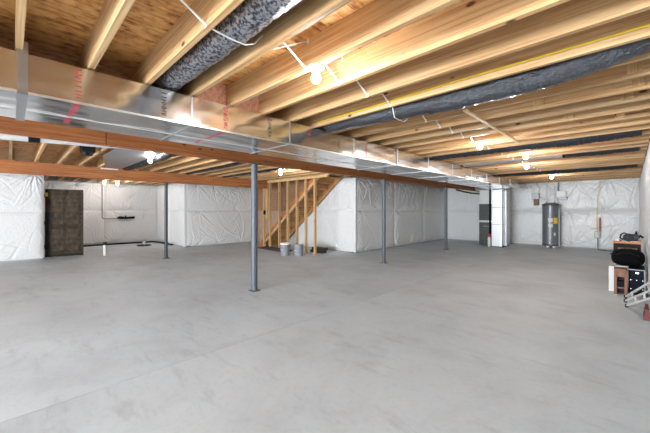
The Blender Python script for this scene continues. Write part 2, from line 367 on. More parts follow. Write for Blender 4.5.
# back wall behind the camera, with a window added for the fill light
WX0, WX1 = -6.7, -.1
wb = struct(put('wall_back', MB().box(XW, WX0, YB-T, YB, 0, ZD).box(WX1, XR+T, YB-T, YB, 0, ZD).box(WX0, WX1, YB-T, YB, 0, .5).box(WX0, WX1, YB-T, YB, 2.4, ZD), M_FDN))
wi = struct(put('added_window', MB().box(WX0, WX1, YB-.12, YB-.06, .5, .56).box(WX0, WX1, YB-.12, YB-.06, 2.34, 2.4).box(WX0, WX0+.06, YB-.12, YB-.06, .56, 2.34).box(WX1-.06, WX1, YB-.12, YB-.06, .56, 2.34).box(-3.93, -3.87, YB-.12, YB-.06, .56, 2.34), M_WHITE))
for a, b in ((WX0+.06, -3.93), (-3.87, WX1-.06)): put('pane', box(a, b, YB-.095, YB-.085, .56, 2.34), M_GLASS, wi)

# ------------------------------------------------------------------ ceiling: deck, joists
SX0, SX1, SY0, SY1 = -10.5, -6.72, 6.98, YS        # stair opening
ce = struct(put('ceiling', MB().box(XB-T, XR+T, YB-T, SY0, ZD+.022, ZD+.1).box(XB-T, XR+T, SY1, YF+T, ZD+.022, ZD+.1).box(XB-T, SX0, SY0, SY1, ZD+.022, ZD+.1).box(SX1, XR+T, SY0, SY1, ZD+.022, ZD+.1), M_FDN))  # unseen slab above the deck panels, added to block light
def clip(b):
    x0, x1, y0, y1 = b
    if x1 <= SX0 or x0 >= SX1 or y1 <= SY0 or y0 >= SY1: return [b]
    out = []
    if x0 < SX0: out.append((x0, SX0, y0, y1)); x0 = SX0
    if x1 > SX1: out.append((SX1, x1, y0, y1)); x1 = SX1
    if y0 < SY0: out.append((x0, x1, y0, SY0))
    if y1 > SY1: out.append((x0, x1, SY1, y1))
    return out
kx = -11
px0 = -2.54-1.22*11
for i in range(14):
    for j in range(-3, 8):
        b = (max(px0+1.22*i+.003, XB-T), min(px0+1.22*(i+1)-.003, XR+T), max(-1.9+2.44*j+1.22*(i % 2)-1.22+.003, YB-T), min(-1.9+2.44*(j+1)+1.22*(i % 2)-1.22-.003, YF+T))
        if b[1]-b[0] < .02 or b[3]-b[2] < .02: continue
        if b[1] < XL-T and b[2] > YS+.3: continue
        for q in clip(b): put('osb_panel', box(*q, ZD, ZD+.02), M_OSB, ce)
# stairwell shaft above the opening
ws = struct(put('wall_stairwell', MB().box(SX0-.1, SX0, SY0-.1, SY1+.1, ZD+.1, 5).box(SX1, SX1+.1, SY0-.1, SY1+.1, ZD+.1, 5).box(SX0, SX1, SY0-.1, SY0, ZD+.1, 5).box(SX0, SX1, SY1, SY1+.1, ZD+.1, 5).box(SX0-.1, SX1+.1, SY0-.1, SY1+.1, 5, 5.1), M_PLY))
EDGE = lambda i: .06+.4035*i                       # far lower edge of joist i
JT = .039
meshes = {}
def joist(x0, x1, yc, name='joist'):
    k = (round(x0, 3), round(x1, 3))
    if k not in meshes: meshes[k] = MB().box(-(x1-x0)/2, (x1-x0)/2, -JT/2, JT/2, 0, ZD-ZJ-.001).mesh('joist', M_JOIST)
    o = bpy.data.objects.new(name, meshes[k]); COL.objects.link(o); o.parent = ce
    o.location = tuple(np.array([(x0+x1)/2, yc, ZJ])-wloc(ce)); return o
JY = []
for i in range(-20, 37):
    yc = EDGE(i)-JT/2
    if yc > YF-.45: continue
    JY.append(yc)
    joist(XC1-.09, XR-.03, yc)
    y2 = yc-JT-.002                                # the middle run laps beside the first
    if yc < SY0-.03:
        joist(XC2-.09, XC1+.09, y2)
    elif yc < SY1+.02:
        joist(SX1+.04, XC1+.09, y2)
    else: joist(XL+.06, XC1+.09, y2)
    if YN+.1 < yc < YJ-.1: joist(XB+.06, XC2+.09, yc)
    elif yc < SY0: joist(XW+.06, XC2+.09, yc)
joist(XL+.06, XR-.03, YF-.07, 'rim_joist')
def block(x, y0, y1, mat=M_JOIST, z0=ZJ+.004, t=.038):
    put('blocking', box(x-t/2, x+t/2, y0, y1, z0, ZD-.002), mat, ce)
for i in (3, 4): block(-3.12, EDGE(i)+.002, EDGE(i+1)-JT-.002, M_PINK)
put('stair_header', box(SX1-.0, SX1+.038, SY0-.02, SY1, ZJ, ZD-.002), M_STAIR, ce)
for i, x in ((8, .02), (9, .05), (10, -.02), (7, -.62), (9, -.72), (11, -.55), (12, -.1)):
    put('scab_block', box(x-.045, x+.045, EDGE(i+1)-JT-.036, EDGE(i+1)-JT-.001, ZJ+.03, ZD-.01), M_STUD, ce)
fs = tag(put('furring_strip', box(-1.32, -1.28, 3.5, 5.75, ZJ-.019, ZJ-.001), M_FUR), 'thin pale wooden furring strip nailed across the undersides of the joists', 'wood strip')

# ------------------------------------------------------------------ beams and columns
def beam(xc, y0, y1, cuts, label):
    z0 = 2.245; t = thing('support_beam', (xc, (y0+y1)/2, z0), label, 'beam')
    ys = [y0]+cuts+[y1]
    for a, b in zip(ys[:-1], ys[1:]):
        for k in (-1, 0, 1):
            aa, bb = (a, b)
            put('beam_ply', box(xc+k*.04-.0195, xc+k*.04+.0195, aa+.004, bb-.004, z0+(.003 if k == 0 else 0), ZJ-.001), M_BEAM, t)
    return t
beam(XC1, YB, YF-.01, [.84, 5.0, 9.2, 13.0], 'long reddish-brown wooden beam running beside the foil wrapped duct')
beam(XC2, YB, 6.78, [4.68], 'reddish-brown wooden beam carried by the dark slim post, far from the duct')
def column(x, y, r, mat, label):
    t = thing('support_column', (x, y, 0), label, 'column')
    put('shaft', MB().lathe((x, y, 0), [(r, .012), (r, 2.233)], 20), mat, t, smooth=True)
    put('base_plate', box(x-.075, x+.075, y-.075, y+.075, 0, .012), mat, t)
    put('cap_plate', box(x-.075, x+.075, y-.10, y+.10, 2.233, 2.245), mat, t)
    return t
column(XC1, 3.03, .055, M_COL, 'blue-grey steel column under the duct-side beam, standing alone on open floor')
column(XC1, 7.07, .050, M_COL, 'grey steel column standing by the outer corner of the plastic covered inner wall')
column(XC1, 11.02, .050, M_COL, 'grey steel column at the long inner wall, next one before the dark furnace')
column(XC2, 3.24, .045, M_COLD, 'dark slim steel post under the beam by the recessed wall')

# ------------------------------------------------------------------ trunk duct
DX0, DX1, DZ0, DZ1 = -3.89, -3.0, 2.239, 2.512
DY0, DY1 = YB+.05, 13.45
td = thing('trunk_duct', ((DX0+DX1)/2, 6, DZ0), 'long foil wrapped rectangular trunk duct hung below the joists', 'duct')
seams = [DY0, -6.0, -4.8, -3.6, -2.4, -1.2, .05, 1.22, 2.42, 3.66, 4.88, 6.10, 7.32, 8.54, 9.76, 10.98, 12.2, DY1]
def foil_box(x0, x1, y0, y1, z0, z1, seed, n=.12):
    """a box whose faces ripple a little, as foil on sheet metal does"""
    r = np.random.default_rng(seed); ph = r.uniform(0, 6.3, 8); mb = MB()
    ny = max(4, int((y1-y0)/.06)); nx = max(2, int((x1-x0)/.06)); nz = max(2, int((z1-z0)/.045))
    def grid(na, nb, fn):
        V = [fn(a/na, b/nb) for b in range(nb+1) for a in range(na+1)]
        mb.add(V, [(b*(na+1)+a, b*(na+1)+a+1, (b+1)*(na+1)+a+1, (b+1)*(na+1)+a) for b in range(nb) for a in range(na)])
    def rip(p, q, k): return .0022*(math.sin(9*p+ph[k])+math.sin(13*q+ph[k+1]+5*p)+.7*math.sin(23*p-17*q+ph[k+2]))
    def ed(a, b): return min(1, 8*min(a, 1-a, b, 1-b))
    for xx, sg in ((x1, 1), (x0, -1)):
        grid(ny, nz, lambda a, b: (xx+sg*ed(a, b)*rip(y0+a*(y1-y0), b, 0), y0+a*(y1-y0), z0+b*(z1-z0)))
    for zz, sg in ((z0, -1), (z1, 1)):
        grid(ny, nx, lambda a, b: (x0+b*(x1-x0), y0+a*(y1-y0), zz+sg*ed(a, b)*rip(y0+a*(y1-y0), 2*b, 3)))
    for yy in (y0, y1): grid(nx, nz, lambda a, b: (x0+a*(x1-x0), yy, z0+b*(z1-z0)))
    return mb
for k, (a, b) in enumerate(zip(seams[:-1], seams[1:])):
    s = put('duct_section', foil_box(DX0, DX1, a+.002, b-.002, DZ0, DZ1, k), M_FOIL, td, smooth=True)
for y in seams[1:6]+seams[7:-1]:
    e = .007
    put('seam_cleat', MB().box(DX1, DX1+e, y-.008, y+.008, DZ0-e, DZ1).box(DX0-e, DX0, y-.008, y+.008, DZ0-e, DZ1).box(DX0-e, DX1+e, y-.008, y+.008, DZ0-e, DZ0), M_GALV, td)
put('corner_bead', box(DX1-.006, DX1+.008, DY0, DY1, DZ0-.007, DZ0+.008), M_SEAM, td)
put('bottom_seam', box(-3.505, -3.497, DY0, DY1, DZ0-.008, DZ0), M_SEAM, td)
put('hanger_strap', MB().box(DX1+.008, DX1+.011, .03, .085, DZ0-.013, ZJ+.06).box(DX0-.01, DX1+.011, .03, .085, DZ0-.014, DZ0-.0105).box(DX0-.013, DX0-.01, .03, .085, DZ0-.013, ZJ+.06), M_GALV, td)
put('hanger_strap', MB().box(DX1+.009, DX1+.012, 4.86, 4.90, DZ0-.013, ZJ+.06).box(DX0-.01, DX1+.011, 4.86, 4.90, DZ0-.014, DZ0-.0105), M_GALV, td)
def lettering(y, red, seed, under=True):
    """faded print running down the near side and across the underside"""
    r = random.Random(seed); mb = MB(); z = DZ1-.03; s = .036
    def stroke(fx, p, q, wd=.0042):
        pa, pb = fx(*p), fx(*q); mb.bar(pa, pb, wd, .0012, up=fx.up)
    def glyph(fx, o, h):
        k = r.choice('HSVXNEI')
        P = {'H': [((0,0),(0,1)),((1,0),(1,1)),((0,.5),(1,.5))], 'S': [((1,1),(0,1)),((0,1),(0,.5)),((0,.5),(1,.5)),((1,.5),(1,0)),((1,0),(0,0))],
             'V': [((0,1),(.5,0)),((.5,0),(1,1))], 'X': [((0,0),(1,1)),((0,1),(1,0))], 'N': [((0,0),(0,1)),((0,1),(1,0)),((1,0),(1,1))],
             'E': [((0,0),(0,1)),((0,1),(1,1)),((0,.5),(.8,.5)),((0,0),(1,0))], 'I': [((.5,0),(.5,1))]}[k]
        for p, q in P: stroke(fx, (o+p[0]*h*.6, p[1]*h), (o+q[0]*h*.6, q[1]*h))
    fx = lambda a, b: (DX1+.0045, y+b, DZ1-.02-a)          # read downwards
    fx.__dict__['up'] = (1, 0, 0)
    o = 0.0
    while o < .2: glyph(fx, o, .042); o += .038
    if under:
        fz = lambda a, b: (DX1-.03-a, y+b, DZ0-.0045); fz.__dict__['up'] = (0, 0, 1)
        o = 0.0
        while o < .75:
            if abs(DX1-.03-o+3.5) > .05: glyph(fz, o, .042)
            o += .04
    put('lettering', mb, M_RED if red else M_INK, td)['kind'] = 'stuff'
lettering(.34, True, 1); lettering(.95, False, 2, False); lettering(1.55, True, 3); lettering(2.1, False, 4, False); lettering(2.72, True, 5, False); lettering(3.3, False, 6, False); lettering(3.95, True, 7, False)

# ------------------------------------------------------------------ flexible ducts in the joist bays
def flex(name, pts, r, mat, label, group=None, coil=.05, ell=1.0):
    P = np.array(pts, float); s = np.concatenate([[0], np.cumsum(np.linalg.norm(np.diff(P, axis=0), axis=1))])
    n = int(s[-1]/(coil/2)); q = np.linspace(0, s[-1], n)
    # smooth the centre line
    C = np.stack([np.interp(q, s, P[:, k]) for k in range(3)], 1)
    for _ in range(6):
        C[1:-1] = (C[:-2]+2*C[1:-1]+C[2:])/4
    rr = [r*(1+(.035 if i % 2 else -.02)+.03*math.sin(i*.37)+.02*math.sin(i*1.3)) for i in range(n)]
    mb = MB().tube(C, rr, 20)
    v = np.array(mb.v); g = np.random.default_rng(len(label)); v += g.normal(0, r*.025, v.shape); mb.v = [tuple(p) for p in v]
    return tag(put(name, mb, mat, smooth=True), label, 'flex duct', group)
flex('flexible_duct', [(-3.6, 1.045, 2.64), (-2.9, 1.04, 2.645), (-2.3, 1.05, 2.645), (-1.85, 1.05, 2.645), (-1.5, 1.045, 2.645), (-.8, 1.04, 2.645), (.1, 1.04, 2.645)], .105, M_FLEX, 'silver printed flexible duct lying in a joist bay, with a thin strap slung under it')
flex('flexible_duct', [(-2.97, 3.07, 2.60), (-2.6, 3.065, 2.585), (-2.1, 3.065, 2.555), (-1.8, 3.065, 2.55), (-1.3, 3.065, 2.515), (-.5, 3.065, 2.52), (-.1, 3.065, 2.575), (.12, 3.065, 2.63)], .102, M_FLEXD, 'dark wrinkled flexible duct sagging below the joists beside the yellow cable', coil=.06)
flex('flexible_duct', [(-2.97, 6.30, 2.60), (-1.5, 6.30, 2.60), (-.6, 6.31, 2.575), (.1, 6.32, 2.61)], .12, M_FLEXB, 'black ribbed flexible duct behind the end of the furring strip')
flex('flexible_duct', [(-2.97, 10.76, 2.61), (-1.2, 10.76, 2.58), (.1, 10.76, 2.60)], .13, M_FLEXB, 'black flexible duct in the joist bay nearest the water heater')
t = thing('round_metal_duct', (-1.9, 7.95, 2.5), 'shiny round metal duct in the joist bays above the bare bulbs', 'duct')
put('pipe', MB().tube([(-2.97, 7.95, 2.60), (-1.0, 7.95, 2.60)], .10, 20), M_SEAM, t, smooth=True)
put('end_collar', MB().tube([(-1.0, 7.95, 2.60), (-.95, 7.95, 2.60)], .105, 20), M_BLACK, t, smooth=True)
flex('flexible_duct', [(-.945, 7.95, 2.60), (-.4, 7.95, 2.585), (.1, 7.95, 2.60)], .10, M_FLEXB, 'short black flexible duct continuing from the shiny round metal duct')

# cables
def cable(name, pts, r, mat, label, n=6): return tag(put(name, MB().tube(pts, r, n), mat, smooth=True), label, 'cable')
# thin steel cross bridging between the joists
BX = -1.83
def brace(y0, z0, y1, z1, x):
    mb = MB().bar((x, y0, z0), (x, y1, z1), .016, .004)
    mb.box(x-.012, x+.012, y1-.002, y1, z1-.02, z1+.02); put('bridging_brace', mb, M_WCAB, ce)
for i in range(-6, 34):
    a = EDGE(i)+.001; b = EDGE(i+1)-JT-.001
    if i in (2, 7):                                # a flexible duct fills the bay: the straps are bent under it
        lo = 2.525 if i == 2 else 2.425
        put('bridging_brace', MB().tube([(BX, a, ZJ+.004), (BX, a+.04, lo+.004), (BX, (a+b)/2-.05, lo-.004), (BX, (a+b)/2+.05, lo-.002), (BX, b-.06, lo+.035), (BX, b, ZJ+.11)], .005, 6), M_WCAB, ce); continue
    if i in (15, 19, 26): continue
    brace(a, ZD-.02, b, ZJ+.012, BX); brace(a, ZJ+.012, b, ZD-.02, BX+.03)
cable('yellow_cable', [(-2.95, 2.826, 2.575), (-2.2, 2.826, 2.572), (-1.2, 2.826, 2.590), (-.5, 2.826, 2.588), (.12, 2.826, 2.590)], .009, M_YCAB, 'yellow electrical cable stapled along the side of a joist')

# lamps
def lamp(x, y, label, power=1.0, mat=M_BULB):
    t = thing('bulb_lamp', (x, y, ZJ), label, 'lamp', 'bare ceiling bulbs')
    lh = put('lampholder', MB().lathe((x, y, ZJ), [(.062, -.001), (.064, -.014), (.05, -.026), (.026, -.034), (.024, -.052)], 20), M_WHITE, t, smooth=True)
    c = -.052-.008-BR*.95
    pr = [(.014, -.050)]+[(max(BR*math.sin(math.radians(a)), .002), c+BR*math.cos(math.radians(a))) for a in range(22, 181, 22)]
    put('bulb', MB().lathe((x, y, ZJ), pr, 12), mat, t, smooth=True)
snap = lambda y, off=0: min(JY, key=lambda q: abs(q-y))+off
lamp(-1.73, snap(1.68), 'bare bulb hung between the silver printed flexible duct and the yellow cable')
lamp(-1.73, snap(5.29), 'bare bulb beyond the end of the furring strip, before the black ribbed flexible duct')
lamp(-1.43, snap(6.81), 'bare bulb right beside the black ribbed flexible duct')
lamp(-1.75, snap(8.45), 'bare bulb past the shiny round metal duct')
lamp(-1.75, snap(11.65), 'bare bulb over the water heater')
lamp(-7.06, snap(2.13)-JT-.002, 'bare bulb between the two wooden beams by the grey metal panning')
lamp(-6.91, snap(5.35)-JT-.002, 'bare bulb by the stair stud wall')
lamp(-14.0, snap(2.80), 'bare bulb in the recess, seen just below the far beam')
lamp(-14.05, snap(2.40), 'second bare bulb in the recess, on the neighbouring joist')

# ------------------------------------------------------------------ overhead things between the beams
PX = -5.0
dp = thing('drain_pipe', (PX, .5, 2.2), 'white plastic drain pipe sloping along the back of the beam', 'pipe')
zz = lambda y: 2.262+.048*(y+.08)
put('pipe', MB().tube([(PX, -1.2, zz(-1.2)), (PX, 4.4, zz(4.4))], .052, 20), M_PVC, dp, smooth=True)
put('coupling', MB().tube([(PX, .14, zz(.14)), (PX, .24, zz(.24))], .058, 20), M_BLACK, dp, smooth=True)
pn = tag(put('metal_panning', MB().prism([(-5.35, 1.30), (-5.35, 2.06), (-9.7, 2.06), (-9.7, 1.72), (-7.6, 1.30)], ZJ-.006, ZJ-.001, 'z'), M_GALV), 'pale sheet metal panning nailed under the joists behind the beam', 'duct')
hb = thing('duct_boot', (-7.2, .98, 2.43), 'black duct boot hanging in a joist bay between the beams', 'duct')
put('boot_box', MB().prism([(-7.28, 2.49), (-7.06, 2.49), (-7.0, 2.70), (-7.36, 2.70)], .90, 1.10, 'y'), M_BLACK, hb)
put('boot_collar', MB().tube([(-7.17, .99, 2.44), (-7.17, .99, 2.51)], .09, 16), M_BLACK, hb, smooth=True)
flex('flexible_duct', [(-5.4, 2.20, 2.63), (-7.5, 2.21, 2.60), (-9.7, 2.20, 2.62)], .12, M_FLEXB, 'black flexible duct beside the metal panning between the beams')
flex('flexible_duct', [(-5.4, 5.02, 2.63), (-7.4, 5.02, 2.61), (-9.7, 5.02, 2.63)], .11, M_FLEXD, 'dark flexible duct in the joist bay by the stair stud wall')
flex('flexible_duct', [(-5.4, 3.81, 2.63), (-7.4, 3.81, 2.61), (-9.7, 3.81, 2.63)], .10, M_FLEXB, 'thin black flexible duct midway between the metal panning and the stairs')
tag(put('beam_strip', box(XC2+.0605, XC2+.066, 1.63, 2.02, 2.495, 2.528), M_PAPER), 'white strip along the top edge of the far beam', 'strip')  # white bar along the beam's top edge

# ------------------------------------------------------------------ stud wall and staircase
YW = 6.85
sw = thing('stud_wall', (-8.6, YW, 0), 'open wooden stud wall in front of the basement stairs', 'stud wall')
def stud(x, z0=0.0, z1=2.45): put('stud', box(x-.02, x+.02, YW-.045, YW+.045, z0, z1), M_STUD, sw)
for x in (-10.05, -9.67, -9.08, -8.59, -8.10, -7.65, -7.21): stud(x, .04 if x < -8.3 else 0)
stud(-9.86, 1.09)
put('bottom_plate', box(-10.1, -8.4, YW-.045, YW+.045, 0, .04), M_DKBRD, sw)
put('top_plate', box(-10.1, -6.62, YW-.045, YW+.045, 2.45, 2.489), M_STUD, sw)
put('top_plate', box(-10.1, -6.62, YW-.045, YW+.045, 2.49, ZJ-.001), M_STUD, sw)
put('junction_box', box(-10.03+.001, -9.975, YW-.055, YW+.03, 1.26, 1.42), M_BLUE, sw)['label'] = 'navy blue plastic junction box'
x0, RUN, RISE = -10.48, .2555, .1975
st = thing('staircase', (-8.6, 7.5, 0), 'open-backed brown wooden basement staircase seen from underneath', 'staircase')
sl = RISE/RUN
def strip(xa, xb, lo, hi): return [(xa, sl*(xa+10.29)+lo), (xb, sl*(xb+10.29)+lo), (xb, sl*(xb+10.29)+hi), (xa, sl*(xa+10.29)+hi)]
def stringer(y0, y1, mat):
    lo = [(-10.29, 0.0), (-6.75, sl*(3.54))]
    top = [(-6.75, sl*3.54+.12), (-6.85, sl*3.44+.30), (-10.29-.12, .29-.09), (-10.55, .16), (-10.55, 0.0)]
    put('stringer', MB().prism(lo+top, y0, y1, 'y'), mat, st)
stringer(6.955, 6.993, M_STRING); stringer(7.905, 7.94, M_STAIR)
put('skirt_rail', MB().prism(strip(-10.2, -6.78, .0, .10), 6.90, 6.954, 'y'), M_STUD, st)['label'] = 'pale rail along the stringer'
for i in range(1, 14):
    xa = x0+RUN*(i-1)
    put('tread', box(xa-.03, xa+RUN-.002, 6.994, 7.904, RISE*i-.03, RISE*i), M_STAIR, st)
    put('riser', box(xa, xa+.018, 6.994, 7.904, RISE*(i-1)+.001, RISE*i-.031), M_STAIR, st)

# buckets and offcuts by the stairs
def bucket(x, y, label, lid=True):
    t = thing('bucket', (x, y, 0), label, 'bucket', 'plastic buckets by the stairs')
    put('body', MB().lathe((x, y, 0), [(.128, 0), (.132, .01), (.148, .34), (.154, .34), (.154, .365), (.146, .365), (.14, .33), (.125, .03)], 24), M_BUCKET, t, smooth=True)
    put('rib_band', MB().lathe((x, y, 0), [(.147, .275), (.156, .28), (.157, .30), (.149, .305)], 24), M_BUCKET, t, smooth=True)
    if lid: put('lid', MB().lathe((x, y, 0), [(.158, .345), (.160, .352), (.160, .385), (.15, .39), (.14, .375), (.01, .375)], 24), M_WHITE, t, smooth=True)
    pts = [(x+.16*math.cos(a), y-.03-.10*math.sin(a), .30-.12*math.sin(a)) for a in np.linspace(0, math.pi, 13)]
    hd = put('handle', MB().tube(pts, .004, 6), M_GREYBOX, t, smooth=True)
    put('grip', MB().tube([(x-.045, y-.13, .18), (x+.045, y-.13, .18)], .011, 8), M_WHITE, hd, smooth=True)
bucket(-7.80, 6.10, 'grey plastic bucket with a white lid beside the stair studs'); bucket(-7.40, 6.32, 'open grey plastic bucket without a lid beside the stair studs', False)
for k, (xa, xb, y, z, lab) in enumerate([(-9.95, -8.45, 6.60, 0, 'long dark board lying on the floor along the foot of the stud wall'), (-9.7, -8.6, 6.62, .041, 'shorter dark board lying on top of another by the stud wall')]):
    tag(put('dark_board', box(xa, xb, y-.1, y+.1, z, z+.04), M_DKBRD), lab, 'board')
for k, (xa, y, z, lab) in enumerate([(-7.55, 7.3, 0, 'dark offcut under the stairs lying on the floor'), (-7.50, 7.32, .091, 'dark offcut under the stairs stacked on another')]):
    tag(put('wood_offcut', box(xa-.25, xa+.3, y-.12, y+.12, z, z+.09), M_DKBRD), lab, 'wood')

# ------------------------------------------------------------------ left side: door, pipes
d = struct(put('door_1', MB().bar((-12.46, .72, 1.04), (-12.24, 1.60, 1.04), .04, 2.04, up=(0, 0, 1)), M_DOOR))
dv = np.array([.22, .88, 0]); dv /= np.linalg.norm(dv); dn = np.array([dv[1], -dv[0], 0]); d0 = np.array([-12.46, .72, 0])
def onleaf(u0, u1, z0, z1, h):
    a = d0+dv*u0+dn*(.02+h/2); b = d0+dv*u1+dn*(.02+h/2); zc = (z0+z1)/2
    return MB().bar((a[0], a[1], zc), (b[0], b[1], zc), h, z1-z0)
for u0, u1 in ((.13, .42), (.49, .78)):
    for z0, z1 in ((.2, .85), (1.0, 1.88)): put('door_panel', onleaf(u0, u1, z0, z1, .008), M_DOORP, d)
put('frame_edge', onleaf(.87, .905, .02, 2.06, .012), M_DOORP, d); put('frame_edge', onleaf(.0, .9, 2.02, 2.06, .011), M_DOORP, d); put('kick_plate', onleaf(.0, .9, .02, .10, .012), M_BLACK, d)
put('dark_plate', onleaf(.0, .20, 1.20, 1.36, .014), M_BLACK, d); put('dark_bar', onleaf(.0, .09, .25, 1.20, .012), M_BLACK, d)  # flat black pieces on the hinge side of the leaf
put('sticker', onleaf(.01, .065, 1.84, 1.95, .016), M_YEL, d)['label'] = 'yellow sticker'
for z in (.3, 1.0, 1.8): put('hinge', MB().tube([(-12.40, .70, z), (-12.40, .70, z+.1)], .012, 8), M_GREYBOX, d)
t = thing('standpipe', (-11.79, 2.08, 0), 'short white plastic pipe stub standing up from the floor', 'pipe')
put('pipe', MB().lathe((-11.79, 2.08, 0), [(.045, 0), (.045, .33)], 16), M_PVC, t, smooth=True)
put('cap', MB().lathe((-11.79, 2.08, 0), [(.052, .33), (.052, .42)], 16), M_BLACK, t, smooth=True)
t = thing('floor_drain', (-14.0, 3.78, 0), 'black floor drain with a white stub in the recess', 'drain')
put('drain_pan', MB().lathe((-14.0, 3.78, 0), [(.26, .001), (.25, .03), (.10, .05)], 20), M_BLACK, t, smooth=True)
put('stub', MB().lathe((-14.0, 3.78, 0), [(.055, .05), (.055, .17)], 14), M_PVC, t, smooth=True)
t = thing('wall_conduit', (XB+.12, 2.6, 1.08), 'thin grey conduit on the recessed wall ending in a dark fitting', 'conduit')
xc = XB+.14
put('conduit_run', MB().tube([(xc, 2.6, ZJ), (xc, 2.6, 1.16), (xc, 2.62, 1.10), (xc, 2.68, 1.08), (xc, 3.15, 1.08)], .016, 8), M_GREYBOX, t, smooth=True)
put('fitting', MB().tube([(xc, 3.12, 1.10), (xc, 3.2, 1.12), (xc, 3.45, 1.10), (xc, 3.75, 1.12)], [.03, .06, .045, .05], 10), M_BLACK, t, smooth=True)
put('fitting_arm', MB().tube([(xc+.02, 3.4, 1.12), (xc+.06, 3.42, 1.20)], .02, 8), M_BLACK, t, smooth=True)
# dark pipe along the foot of the recessed wall
tag(put('floor_hose', MB().tube([(XB+.16, .9, .03), (XB+.17, 2.0, .03), (XB+.15, 3.0, .03), (XB+.2, 4.4, .03), (-14.6, YJ-.16, .03), (-13.2, YJ-.14, .03)], .03, 8), M_BLACK, smooth=True), 'black hose lying along the foot of the recessed wall', 'hose')

# ------------------------------------------------------------------ far end: furnace, plenum, water heater
t = thing('furnace', (-4.33, 14.35, 0), 'charcoal upright furnace cabinet with a white band and white plenum', 'furnace')
lc = put('lower_cabinet', box(-4.61, -4.06, 14.0, 14.7, 0, .92), M_DGREY, t, bevel=.008)
put('band', box(-4.615, -4.055, 13.99, 14.7, .921, 1.0), M_PAPER, t)
put('upper_cabinet', box(-4.61, -4.06, 14.0, 14.7, 1.001, 1.69), M_DGREY, t, bevel=.008)
put('plenum', box(-4.59, -4.08, 14.02, 14.68, 1.691, 2.24), M_WHITE, t)
put('plenum_elbow', box(-4.59, -3.78, 13.46, 14.68, 2.241, 2.50), M_FOIL, t)
put('handle', box(-4.45, -4.2, 13.975, 13.999, .74, .77), M_GREYBOX, lc)
t = thing('return_drop', (-3.7, 13.6, 0), 'foil wrapped duct drop standing beside the charcoal furnace', 'duct')
put('drop_body', foil_box(-3.88, -3.54, 13.2, 13.62, .03, DZ0-.02, 77), M_DROP, t, smooth=True)
put('end_elbow', foil_box(-3.60, -3.48, 13.63, 14.1, .03, 2.22, 78), M_DROP, t, smooth=True)
put('seam_band', MB().box(-3.895, -3.53, 13.185, 13.63, 1.52, 1.545), M_GREYBOX, t); put('seam_band', MB().box(-3.895, -3.53, 13.185, 13.63, .86, .88), M_GREYBOX, t)
put('corner_bead', box(-3.55, -3.53, 13.185, 13.21, .03, DZ0-.02), M_SEAM, t)
put('foot', box(-3.87, -3.5, 13.22, 14.08, 0, .029), M_BLACK, t)
t = thing('refrigerant_line', (-3.98, 13.35, 0), 'black insulated pipe rising between the furnace and the foil duct drop', 'pipe')
put('pipe', MB().tube([(-3.97, 13.3, 0), (-3.97, 13.3, 2.24)], .035, 12), M_RUB, t, smooth=True)
t = thing('canister', (-3.95, 13.12, .3), 'small red and white canister fixed at the black insulated pipe', 'canister')
put('body', MB().lathe((-3.97, 13.2, 0), [(.04, 0), (.055, .02), (.055, .34), (.03, .38)], 14), M_PAPER, t, smooth=True)
put('top', MB().lathe((-3.97, 13.2, 0), [(.03, .381), (.05, .40), (.05, .48), (.02, .51)], 14), M_REDP, t, smooth=True)
# black iron pipe hanging from the end of the beam
tag(put('iron_pipe', MB().tube([(-4.85, 12.2, 2.22), (-4.85, 13.0, 2.18), (-4.75, 13.5, 2.14), (-4.66, 14.2, 2.14)], .03, 10), M_BLACK, smooth=True), 'black iron pipe running from the beam to the furnace plenum', 'pipe')

hx, hy, hr = -2.215, 14.62, .265
t = thing('water_heater', (hx, hy, 0), 'tall grey electric water heater with yellow and white labels', 'water heater')
put('tank', MB().lathe((hx, hy, 0), [(hr-.01, .07), (hr, .08), (hr, 1.62), (hr-.01, 1.66), (hr-.08, 1.70), (.02, 1.72)], 32), M_TANK, t, smooth=True)
put('top_rim', MB().lathe((hx, hy, 0), [(hr, 1.60), (hr+.008, 1.605), (hr+.008, 1.65), (hr-.01, 1.665)], 32), M_DGREY, t, smooth=True)
put('bottom_rim', MB().lathe((hx, hy, 0), [(hr-.01, .071), (hr+.008, .075), (hr+.008, .12), (hr, .125)], 32), M_DGREY, t, smooth=True)
for a in (-1.9, -.9, .6, 2.2): put('foot', MB().lathe((hx+.2*math.cos(a), hy+.2*math.sin(a), 0), [(.045, 0), (.045, .069)], 10), M_WHITE, t)
def curved(c, r, a0, a1, z0, z1, th=.004, n=8):
    mb = MB()
    V = []
    for q in np.linspace(a0, a1, n+1):
        for rr in (r, r+th):
            for z in (z0, z1): V.append((c[0]+rr*math.cos(q), c[1]+rr*math.sin(q), z))
    Fc = []
    for i in range(n):
        b = 4*i; Fc += [(b, b+4, b+5, b+1), (b+2, b+3, b+7, b+6), (b+1, b+5, b+7, b+3), (b, b+2, b+6, b+4)]
    Fc += [(0, 1, 3, 2), (4*n, 4*n+2, 4*n+3, 4*n+1)]
    return mb.add(V, Fc)
A0 = math.radians(-90+12)                          # side of the tank turned to the room's camera corner
cc = (hx, hy)
put('energy_label', curved(cc, hr, A0+.32, A0+.85, .92, 1.14), M_YEL, t)['label'] = 'yellow energy label'
put('info_label', curved(cc, hr, A0-.35, A0+.22, .98, 1.13), M_PAPER, t); put('info_label', curved(cc, hr, A0-.35, A0+.2, .78, .92), M_PAPER, t)
put('access_panel', curved(cc, hr, A0-.2, A0+.12, 1.30, 1.58), M_GREYBOX, t); put('access_panel', curved(cc, hr, A0-.2, A0+.12, .36, .62), M_GREYBOX, t)
put('small_label', curved(cc, hr, A0+.3, A0+.55, .46, .58), M_PAPER, t)
put('drain_valve', MB().tube([(hx+.02, hy-hr+.01, .2), (hx+.02, hy-hr-.06, .2)], .018, 8), M_WHITE, t)
